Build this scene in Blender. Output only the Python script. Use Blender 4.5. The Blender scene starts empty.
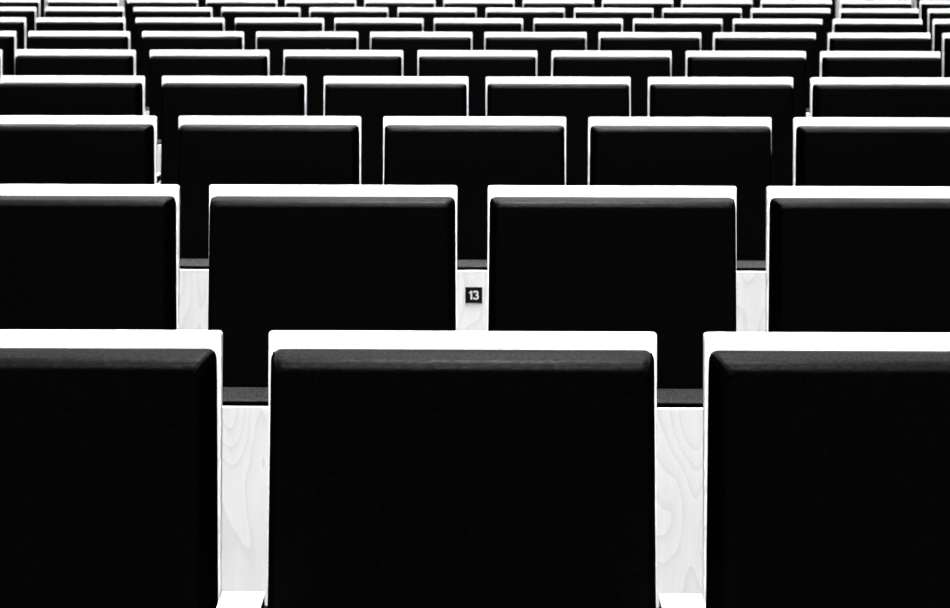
import bpy, bmesh, math
from mathutils import Vector, Matrix

C = bpy.context.scene.collection

# ------------------------------------------------------------------ dimensions (metres)
PITCH = 0.5814          # seat to seat along a row
ROW = 1.0               # row to row
W = 0.518               # width of the wooden back shell
TOP = 0.98              # height of the top edge of the backs
LEAN = math.radians(16.8)
SL, CL = math.sin(LEAN), math.cos(LEAN)
CAM = Vector((0.0251, -1.62315, TOP + 0.51852))
YAW, TILT, ROLL, FPX = 0.00633, 0.28782, 0.0016, 1277.65

# ------------------------------------------------------------------ materials
def new_mat(name):
    m = bpy.data.materials.new(name)
    m.use_nodes = True
    nt = m.node_tree
    return m, nt, nt.nodes['Principled BSDF']

def wood_mat():
    m, nt, p = new_mat('white_wood')
    N, L = nt.nodes.new, nt.links.new
    tc = N('ShaderNodeTexCoord')
    oi = N('ShaderNodeObjectInfo')
    mul = N('ShaderNodeMath'); mul.operation = 'MULTIPLY'; mul.inputs[1].default_value = 37.0
    L(oi.outputs['Random'], mul.inputs[0])
    comb = N('ShaderNodeCombineXYZ')
    L(mul.outputs[0], comb.inputs[0]); L(mul.outputs[0], comb.inputs[1]); L(mul.outputs[0], comb.inputs[2])
    add = N('ShaderNodeVectorMath'); add.operation = 'ADD'
    L(tc.outputs['Object'], add.inputs[0]); L(comb.outputs[0], add.inputs[1])
    mp = N('ShaderNodeMapping'); mp.inputs['Scale'].default_value = (9.0, 9.0, 2.4)
    L(add.outputs[0], mp.inputs['Vector'])
    # slow field whose contour lines are the cathedral grain of flat-sawn veneer
    n1 = N('ShaderNodeTexNoise'); n1.inputs['Scale'].default_value = 1.0
    n1.inputs['Detail'].default_value = 1.5; n1.inputs['Roughness'].default_value = 0.4
    L(mp.outputs[0], n1.inputs['Vector'])
    k = N('ShaderNodeMath'); k.operation = 'MULTIPLY'; k.inputs[1].default_value = 12.0
    L(n1.outputs['Fac'], k.inputs[0])
    fr = N('ShaderNodeMath'); fr.operation = 'FRACT'
    L(k.outputs[0], fr.inputs[0])
    ramp = N('ShaderNodeValToRGB')
    e = ramp.color_ramp.elements
    e[0].position = 0.0; e[0].color = (0.84, 0.84, 0.84, 1)
    e[1].position = 1.0; e[1].color = (0.73, 0.73, 0.73, 1)
    x = e.new(0.12); x.color = (0.83, 0.83, 0.83, 1)
    x = e.new(0.72); x.color = (0.80, 0.80, 0.80, 1)
    L(fr.outputs[0], ramp.inputs[0])
    # fine fibre
    mp2 = N('ShaderNodeMapping'); mp2.inputs['Scale'].default_value = (160.0, 160.0, 6.0)
    L(add.outputs[0], mp2.inputs['Vector'])
    n2 = N('ShaderNodeTexNoise'); n2.inputs['Scale'].default_value = 1.0; n2.inputs['Detail'].default_value = 2.0
    L(mp2.outputs[0], n2.inputs['Vector'])
    mr = N('ShaderNodeMapRange')
    mr.inputs['To Min'].default_value = 0.95; mr.inputs['To Max'].default_value = 1.05
    L(n2.outputs['Fac'], mr.inputs['Value'])
    mx = N('ShaderNodeVectorMath'); mx.operation = 'SCALE'
    L(ramp.outputs['Color'], mx.inputs[0]); L(mr.outputs[0], mx.inputs['Scale'])
    L(mx.outputs[0], p.inputs['Base Color'])
    p.inputs['Roughness'].default_value = 0.55
    p.inputs['Specular IOR Level'].default_value = 0.25
    return m

def fabric_mat(name, pile, nap, gloss, rough):
    m, nt, p = new_mat(name)
    N, L = nt.nodes.new, nt.links.new
    tc = N('ShaderNodeTexCoord')
    n = N('ShaderNodeTexNoise'); n.inputs['Scale'].default_value = 260.0
    n.inputs['Detail'].default_value = 3.0; n.inputs['Roughness'].default_value = 0.7
    L(tc.outputs['Object'], n.inputs['Vector'])
    mr = N('ShaderNodeMapRange')          # uneven nap: the pile is thicker in some tufts than in others
    mr.inputs['From Min'].default_value = 0.42; mr.inputs['From Max'].default_value = 0.60
    mr.inputs['To Min'].default_value = 0.4 * nap; mr.inputs['To Max'].default_value = nap
    L(n.outputs['Fac'], mr.inputs['Value']); L(mr.outputs[0], p.inputs['Sheen Weight'])
    mg = N('ShaderNodeMapRange')          # and so is its lustre
    mg.inputs['From Min'].default_value = 0.36; mg.inputs['From Max'].default_value = 0.64
    mg.inputs['To Min'].default_value = 0.3 * gloss; mg.inputs['To Max'].default_value = 1.7 * gloss
    L(n.outputs['Fac'], mg.inputs['Value']); L(mg.outputs[0], p.inputs['Specular IOR Level'])
    p.inputs['Base Color'].default_value = (0.0001, 0.0001, 0.0001, 1)
    p.inputs['Roughness'].default_value = rough
    p.inputs['Sheen Roughness'].default_value = pile
    return m

def plain(name, v, rough=0.6, spec=0.3):
    m, nt, p = new_mat(name)
    N, L = nt.nodes.new, nt.links.new
    tc = N('ShaderNodeTexCoord')
    n = N('ShaderNodeTexNoise'); n.inputs['Scale'].default_value = 60.0
    L(tc.outputs['Object'], n.inputs['Vector'])
    r = N('ShaderNodeMapRange'); r.inputs['To Min'].default_value = v * 0.93; r.inputs['To Max'].default_value = v * 1.07
    L(n.outputs['Fac'], r.inputs['Value'])
    c = N('ShaderNodeCombineColor')
    for i in range(3): L(r.outputs[0], c.inputs[i])
    L(c.outputs[0], p.inputs['Base Color'])
    p.inputs['Roughness'].default_value = rough
    p.inputs['Specular IOR Level'].default_value = spec
    return m

WOOD = wood_mat()
FABRIC = fabric_mat('black_wool', 0.262, 0.65, 0.014, 0.46)
CUSHION = fabric_mat('black_cushion_wool', 0.345, 1.0, 0.02, 0.4)
STEEL = plain('black_steel', 0.004, 0.6, 0.1)
BLACK_AND_SHADE = plain('matte_black_and_shade', 0.0004, 0.9, 0.0)  # shade painted onto pad sides and cushion front; plain black for armrest core
THREAD = plain('black_thread', 0.001, 0.9, 0.0)
PLATE = plain('black_plate', 0.003, 0.6, 0.1)
DIGIT = plain('white_print', 0.95, 0.6, 0.1)
CARPET = plain('dark_carpet', 0.006, 0.95, 0.0)
PLASTER = plain('pale_plaster', 0.80, 0.9, 0.0)

# ------------------------------------------------------------------ mesh helpers
def link(name, bm, mat, parent=None, smooth=False):
    bmesh.ops.recalc_face_normals(bm, faces=bm.faces[:])
    me = bpy.data.meshes.new(name)
    bm.to_mesh(me); bm.free()
    me.materials.append(mat)
    if smooth:
        for f in me.polygons: f.use_smooth = True
    o = bpy.data.objects.new(name, me)
    C.objects.link(o)
    if parent: o.parent = parent
    return o

def box(bm, x0, x1, y0, y1, z0, z1, bevel=0.0, seg=2):
    r = bmesh.ops.create_cube(bm, size=1.0)
    vs = r['verts']
    for v in vs:
        v.co = Vector((x0 if v.co.x < 0 else x1, y0 if v.co.y < 0 else y1, z0 if v.co.z < 0 else z1))
    if bevel:
        es = list({e for v in vs for e in v.link_edges})
        bmesh.ops.bevel(bm, geom=es, offset=bevel, segments=seg, profile=0.5, affect='EDGES')

def back_pt(u, s, n):
    """u across, s down along the leaning back from its top front edge, n towards the sitter."""
    return Vector((u, -s * SL - n * CL, TOP - s * CL + n * SL))

def round_rect(hw, s0, s1, r_top, r_bot, n=6):
    pts = []
    for cx, cs, a0, r in ((hw - r_top, s0 + r_top, -90, r_top), (hw - r_bot, s1 - r_bot, 0, r_bot),
                          (-hw + r_bot, s1 - r_bot, 90, r_bot), (-hw + r_top, s0 + r_top, 180, r_top)):
        for i in range(n + 1):
            a = math.radians(a0 + 90.0 * i / n)
            pts.append((cx + r * math.cos(a), cs + r * math.sin(a)))
    return pts

def loft(bm, loops):
    rows = [[bm.verts.new(p) for p in lp] for lp in loops]
    k = len(rows[0])
    for a, b in zip(rows, rows[1:]):
        for i in range(k):
            bm.faces.new((a[i], a[(i + 1) % k], b[(i + 1) % k], b[i]))
    bm.faces.new(rows[0]); bm.faces.new(rows[-1])

def shell_bm():
    bm = bmesh.new()
    t, c = 0.012, 0.0012
    loops = []
    for ins, n in ((c, -t), (0, -t + c), (0, -c), (c, 0.0)):
        loops.append([back_pt(u, s, n) for u, s in round_rect(W / 2 - ins, ins, 0.615 - ins, 0.0055 - ins, 0.0055 - ins)])
    loft(bm, loops)
    return bm

PAD_HW, PAD_S0, PAD_S1, PAD_T = 0.2550, 0.0240, 0.600, 0.057
def face_is_shaded_side(f):
    """side boxing of the pad, its shade painted in: everything that turns away sideways"""
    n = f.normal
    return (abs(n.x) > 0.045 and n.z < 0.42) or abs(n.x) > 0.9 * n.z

def pad_rings():
    """(n, top offset, side inset, bottom inset, corner radius) from the shell out to the face: a level top, then a soft roll"""
    rings = [(0.0, 0.000, 0.003, 0.003, 0.010), (0.006, 0.0010, 0.0004, 0.001, 0.013), (0.014, 0.0035, 0.0016, 0.0, 0.013),
             (0.026, 0.0075, 0.0036, 0.0, 0.013), (0.037, 0.0113, 0.0055, 0.0005, 0.013)]
    n0, t0, i0 = 0.037, 0.0113, 0.0055
    for k in range(1, 10):
        a = math.radians(90.0 * k / 9)
        n = n0 + (PAD_T - 0.002 - n0) * math.sin(a)
        rings.append((n, t0 + 0.0055 * math.sin(a) + 0.013 * (1 - math.cos(a)), i0 + 0.007 * (1 - math.cos(a)) + 0.0035 * math.sin(a), 0.018 * (1 - math.cos(a)), 0.013))
    return rings

def pad_bm():
    """upholstered slab: level top, rounded front edges, softly domed face"""
    bm = bmesh.new()
    loops = []
    for n, ts, si, bi, r in pad_rings():
        loops.append([back_pt(u * (1 + 0.036 * (s - PAD_S0)), s, n) for u, s in round_rect(PAD_HW - si, PAD_S0 + ts, PAD_S1 - bi, r, 0.010)])
    loops.append([back_pt(u, s, PAD_T) for u, s in round_rect(PAD_HW - 0.07, PAD_S0 + 0.12, PAD_S1 - 0.08, 0.01, 0.01)])
    loft(bm, loops)
    return bm

def tube(bm, pts, r, n=8):
    loops = []
    for i, p in enumerate(pts):
        d = (pts[min(i + 1, len(pts) - 1)] - pts[max(i - 1, 0)]).normalized()
        a = d.cross(Vector((0.31, 0.2, 0.93))).normalized(); b = d.cross(a)
        loops.append([p + r * (math.cos(2 * math.pi * k / n) * a + math.sin(2 * math.pi * k / n) * b) for k in range(n)])
    loft(bm, loops)

def seam_bm(side):
    """sewn corner seam of the pad, from its top edge over the roll"""
    bm = bmesh.new()
    pts = []
    for n, ts, si, bi, r in pad_rings()[1:]:
        q = 0.2929 * r
        pts.append(back_pt(side * (PAD_HW - si - q), PAD_S0 + ts + q, n))
    tube(bm, pts, 0.0014)
    return bm

# folded seat: wooden underside towards the camera, cushion behind it
PAN_TOP, PAN_BACK, PAN_T = 0.6262, -0.3610, 0.006
SEAT_HW = 0.2575

def sheared(bm, k=-0.045):
    for v in bm.verts:
        v.co.y += (PAN_TOP - v.co.z) * k
    return bm

def pan_bm():
    bm = bmesh.new()
    box(bm, -SEAT_HW, SEAT_HW, PAN_BACK - PAN_T, PAN_BACK, 0.215, PAN_TOP, 0.0012, 2)
    return sheared(bm)

def cushion_bm():
    bm = bmesh.new()
    box(bm, -SEAT_HW + 0.002, SEAT_HW - 0.002, PAN_BACK + 0.0045, PAN_BACK + 0.084, 0.24, PAN_TOP + 0.0072, 0.003, 3)
    return sheared(bm)

def front_shade_bm():  # added dark strip that paints the cushion's front face as shade
    bm = bmesh.new()
    box(bm, -SEAT_HW + 0.001, SEAT_HW - 0.001, PAN_BACK, PAN_BACK + 0.006, 0.235, PAN_TOP + 0.0070, 0.0008, 1)
    return sheared(bm)

ARM_X = PITCH / 2
def arm_bm():
    bm = bmesh.new()
    box(bm, ARM_X - 0.0285, ARM_X + 0.0285, -0.415, -0.099, 0.6410, 0.6465, 0.0015, 2)
    return bm
def arm_core_bm():
    bm = bmesh.new()
    box(bm, ARM_X - 0.0275, ARM_X + 0.0275, -0.413, -0.100, 0.6195, 0.6410, 0.002, 2)
    return bm
def leg_bm():
    bm = bmesh.new()
    box(bm, ARM_X - 0.012, ARM_X + 0.012, -0.335, -0.150, 0.012, 0.6200, 0.003, 2)
    return bm
def foot_bm():
    bm = bmesh.new()
    box(bm, ARM_X - 0.026, ARM_X + 0.026, -0.38, -0.10, 0.0, 0.013, 0.003, 2)
    return bm
def beam_bm():
    bm = bmesh.new()
    box(bm, -PITCH / 2 + 0.013, PITCH / 2 - 0.011, -0.215, -0.165, 0.345, 0.392, 0.003, 2)
    return bm
def hinge_bm(x):
    bm = bmesh.new()
    box(bm, x - 0.012, x + 0.012, -0.262, -0.205, 0.352, 0.384, 0.002, 1)
    return bm

# ------------------------------------------------------------------ one seat, then copies
def make_seat():
    t = bpy.data.objects.new('auditorium_seat', None); C.objects.link(t)
    t.empty_display_size = 0.1
    link('back_shell', shell_bm(), WOOD, t)['label'] = 'white wooden back shell'
    pad = link('back_pad', pad_bm(), FABRIC, t, True)
    pad.data.materials.append(BLACK_AND_SHADE)  # sheenless darker slot, paints shade onto the pad's sides
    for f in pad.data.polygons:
        if face_is_shaded_side(f): f.material_index = 1
    pad['label'] = 'black upholstered back pad'
    for s in (-1, 1):
        link('seam', seam_bm(s), THREAD, pad, True)
    pan = link('seat_pan', pan_bm(), WOOD, t)
    pan['label'] = 'white wooden underside of folded seat'
    link('seat_cushion', cushion_bm(), CUSHION, t)['label'] = 'black seat cushion'
    link('cushion_front_shade', front_shade_bm(), BLACK_AND_SHADE, t)
    arm = link('armrest', arm_bm(), WOOD, t)
    arm['label'] = 'white wooden armrest top'
    link('armrest_core', arm_core_bm(), BLACK_AND_SHADE, arm)
    link('leg', leg_bm(), STEEL, t)
    link('foot', foot_bm(), STEEL, t)
    link('support_beam', beam_bm(), STEEL, t)
    link('hinge', hinge_bm(-0.16), STEEL, t)
    link('hinge', hinge_bm(0.16), STEEL, t)
    t['category'] = 'seat'
    t['group'] = 'rows of black auditorium seats'
    return t

def copy_tree(o, parent=None):
    c = o.copy(); C.objects.link(c)
    c.parent = parent
    for ch in list(o.children):
        copy_tree(ch, c)
    return c

ORD = ['', 'first', 'second', 'third', 'fourth', 'fifth', 'sixth', 'seventh', 'eighth', 'ninth', 'tenth', 'eleventh', 'twelfth', 'thirteenth', 'fourteenth']
# (seats seen to each side of the middle line, sideways shift of the row as installed)
ROWS = {1: (1.0, -0.0016), 2: (1.5, 0.0030), 3: (2.0, 0.0004), 4: (2.5, 0.0020), 5: (4.0, -0.0020), 6: (4.5, -0.0020),
        7: (5.0, -0.0058), 8: (5.5, 0.0082), 9: (6.0, -0.0098), 10: (6.5, -0.009)}

def label_for(row, i, n):
    if row == 1:
        return ['black padded seat cut by left frame edge in the front row',
                'largest whole black padded seat, middle of the front row',
                'black padded seat cut by right frame edge in the front row'][i]
    rn = 'the ' + ORD[row] + ' row from the front'
    if row == 3 and i == n // 2:
        return 'black tip-up seat bearing number plate 13, middle of ' + rn
    if i == 0:
        return 'black padded seat with white rim, cut by left frame edge, ' + ORD[row] + ' row from front'
    if i == n - 1:
        return 'black padded seat with white rim, cut by right frame edge, ' + ORD[row] + ' row from front'
    if n % 2 and i == n // 2:
        return 'black padded seat with white rim in the middle of ' + rn
    if i < n / 2:
        return 'black padded seat with white rim, ' + ORD[i + 1] + ' from left in ' + rn
    return 'black padded seat with white rim, ' + ORD[n - i] + ' from right in ' + rn

proto = make_seat()
first = True
plate_seat = None
for row, (half, dx) in ROWS.items():
    n = int(round(2 * half)) + 1
    for i in range(n):
        s = proto if first else copy_tree(proto)
        first = False
        s.location = ((-half + i) * PITCH + dx, (row - 1) * ROW, 0.0)
        s['label'] = label_for(row, i, n)
        if row == 3 and i == n // 2:
            plate_seat = s

# number plate on the folded seat in the third row
pan = [c for c in plate_seat.children if c.name.startswith('seat_pan')][0]
PX, PZ, PH = 0.0008, 0.5605, 0.0225
py = PAN_BACK - PAN_T + (PAN_TOP - PZ) * -0.045
bm = bmesh.new()
box(bm, PX - PH, PX + PH, py - 0.0022, py + 0.0008, PZ - PH * 0.96, PZ + PH * 0.96, 0.0006, 1)
plate = link('number_plate', bm, PLATE, pan)
plate['label'] = 'square black plate with white number 13'

def poly_strip(bm, pts, w, y):
    """flat stroke of width w along pts (x, z), built as a thin slab"""
    L_, R_ = [], []
    for i, p in enumerate(pts):
        a = Vector(pts[max(i - 1, 0)]); b = Vector(pts[min(i + 1, len(pts) - 1)])
        d = (b - a).normalized(); nrm = Vector((-d.y, d.x)) * (w / 2)
        q = Vector(p)
        L_.append(q + nrm); R_.append(q - nrm)
    for i in range(len(pts) - 1):
        quad = [L_[i], L_[i + 1], R_[i + 1], R_[i]]
        f = [bm.verts.new((v.x, y, v.y)) for v in quad]
        g = [bm.verts.new((v.x, y + 0.0006, v.y)) for v in quad]
        bm.faces.new(f); bm.faces.new(g[::-1])
        for k in range(4):
            bm.faces.new((f[k], f[(k + 1) % 4], g[(k + 1) % 4], g[k]))
# digits drawn as strokes on a 46 mm plate
yd = py - 0.0027
bm = bmesh.new()
h = 0.0118                                   # half height of a digit
x1 = PX - 0.0063
poly_strip(bm, [(x1, PZ - h), (x1, PZ + h)], 0.0050, yd)
poly_strip(bm, [(x1 - 0.0062, PZ + 0.0066), (x1 - 0.0022, PZ + 0.0076), (x1 + 0.0012, PZ + h - 0.0008)], 0.0040, yd - 0.0001)
d1 = link('numeral', bm, DIGIT, plate)
bm = bmesh.new()
x3 = PX + 0.0058
pts = []
r = 0.0052
for k in range(0, 13):
    a = math.radians(165 - 255 * k / 12)
    pts.append((x3 - 0.0006 + (r + 0.0002) * math.cos(a), PZ + 0.0054 + r * math.sin(a)))
poly_strip(bm, pts, 0.0042, yd)
pts = []
r = 0.0056
for k in range(0, 13):
    a = math.radians(90 - 255 * k / 12)
    pts.append((x3 - 0.0004 + (r + 0.0004) * math.cos(a), PZ - 0.0049 + r * math.sin(a)))
poly_strip(bm, pts, 0.0042, yd - 0.0001)
link('numeral', bm, DIGIT, plate)

# ------------------------------------------------------------------ the hall
def structure(name, bm, mat, label):
    o = link(name, bm, mat); o['kind'] = 'structure'; o['label'] = label; o['category'] = name.split('_')[0]
    return o
bm = bmesh.new(); box(bm, -8, 8, -5, 15.35, -0.1, 0.0)
structure('floor', bm, CARPET, 'dark carpeted auditorium floor')
bm = bmesh.new(); box(bm, -8, 8, 15.2, 15.35, 0, 6.4)
structure('wall_back', bm, PLASTER, 'pale rear wall of the auditorium')

# ------------------------------------------------------------------ light: the hall's ceiling luminaires and an added raking set
LAMP, LTILT, SPREAD = 182, 5, 24
RAKE, RTILT = 90, 40
def area(name, loc, sx, sy, power, target, spread):
    l = bpy.data.lights.new(name, 'AREA'); l.shape = 'RECTANGLE'; l.size = sx; l.size_y = sy; l.energy = power; l.spread = math.radians(spread)
    o = bpy.data.objects.new(name, l); C.objects.link(o)
    o.location = loc
    o.rotation_euler = (Vector(target) - Vector(loc)).to_track_quat('-Z', 'Y').to_euler()
    return o
for k in range(20):          # rows of louvred ceiling strips, one above each aisle, aimed a little up the hall
    y = -4.5 + k
    area('ceiling_and_added_light', (0, y, 6.0), 11.0, 0.35, LAMP, (0, y + 6.0 * math.tan(math.radians(LTILT)), 0.0), SPREAD)
for k in range(13):          # added set aimed back down the hall to brighten the fabric tops
    y = 2.5 + k
    area('ceiling_and_added_light', (0, y, 6.0), 11.0, 0.35, RAKE * (1.0 if y < 7.0 else 0.4), (0, y - 6.0 * math.tan(math.radians(RTILT)), 0.0), 20)

w = bpy.data.worlds.new('World'); bpy.context.scene.world = w
w.use_nodes = True
w.node_tree.nodes['Background'].inputs[0].default_value = (1, 1, 1, 1)
w.node_tree.nodes['Background'].inputs[1].default_value = 0.0

# ------------------------------------------------------------------ camera
sc = bpy.context.scene
cy, sy, cp, sp = math.cos(YAW), math.sin(YAW), math.cos(TILT), math.sin(TILT)
F = Vector((-sy * cp, cy * cp, -sp))
R0 = Vector((cy, sy, 0)); U0 = R0.cross(F)
Rv = math.cos(ROLL) * R0 + math.sin(ROLL) * U0
Uv = math.cos(ROLL) * U0 - math.sin(ROLL) * R0
cam = bpy.data.cameras.new('camera'); co = bpy.data.objects.new('camera', cam); C.objects.link(co)
M = Matrix((Rv, Uv, -F)).transposed().to_4x4(); M.translation = CAM
co.matrix_world = M
cam.sensor_fit = 'HORIZONTAL'; cam.sensor_width = 36.0; cam.lens = FPX / 950.0 * 36.0
cam.clip_start = 0.05
cam.dof.use_dof = True; cam.dof.focus_distance = 2.2; cam.dof.aperture_fstop = 8.5
sc.camera = co
vs = sc.view_settings
vs.view_transform = 'Standard'; vs.look = 'None'; vs.gamma = 1.0; vs.use_curve_mapping = False
vs.exposure = 0.0
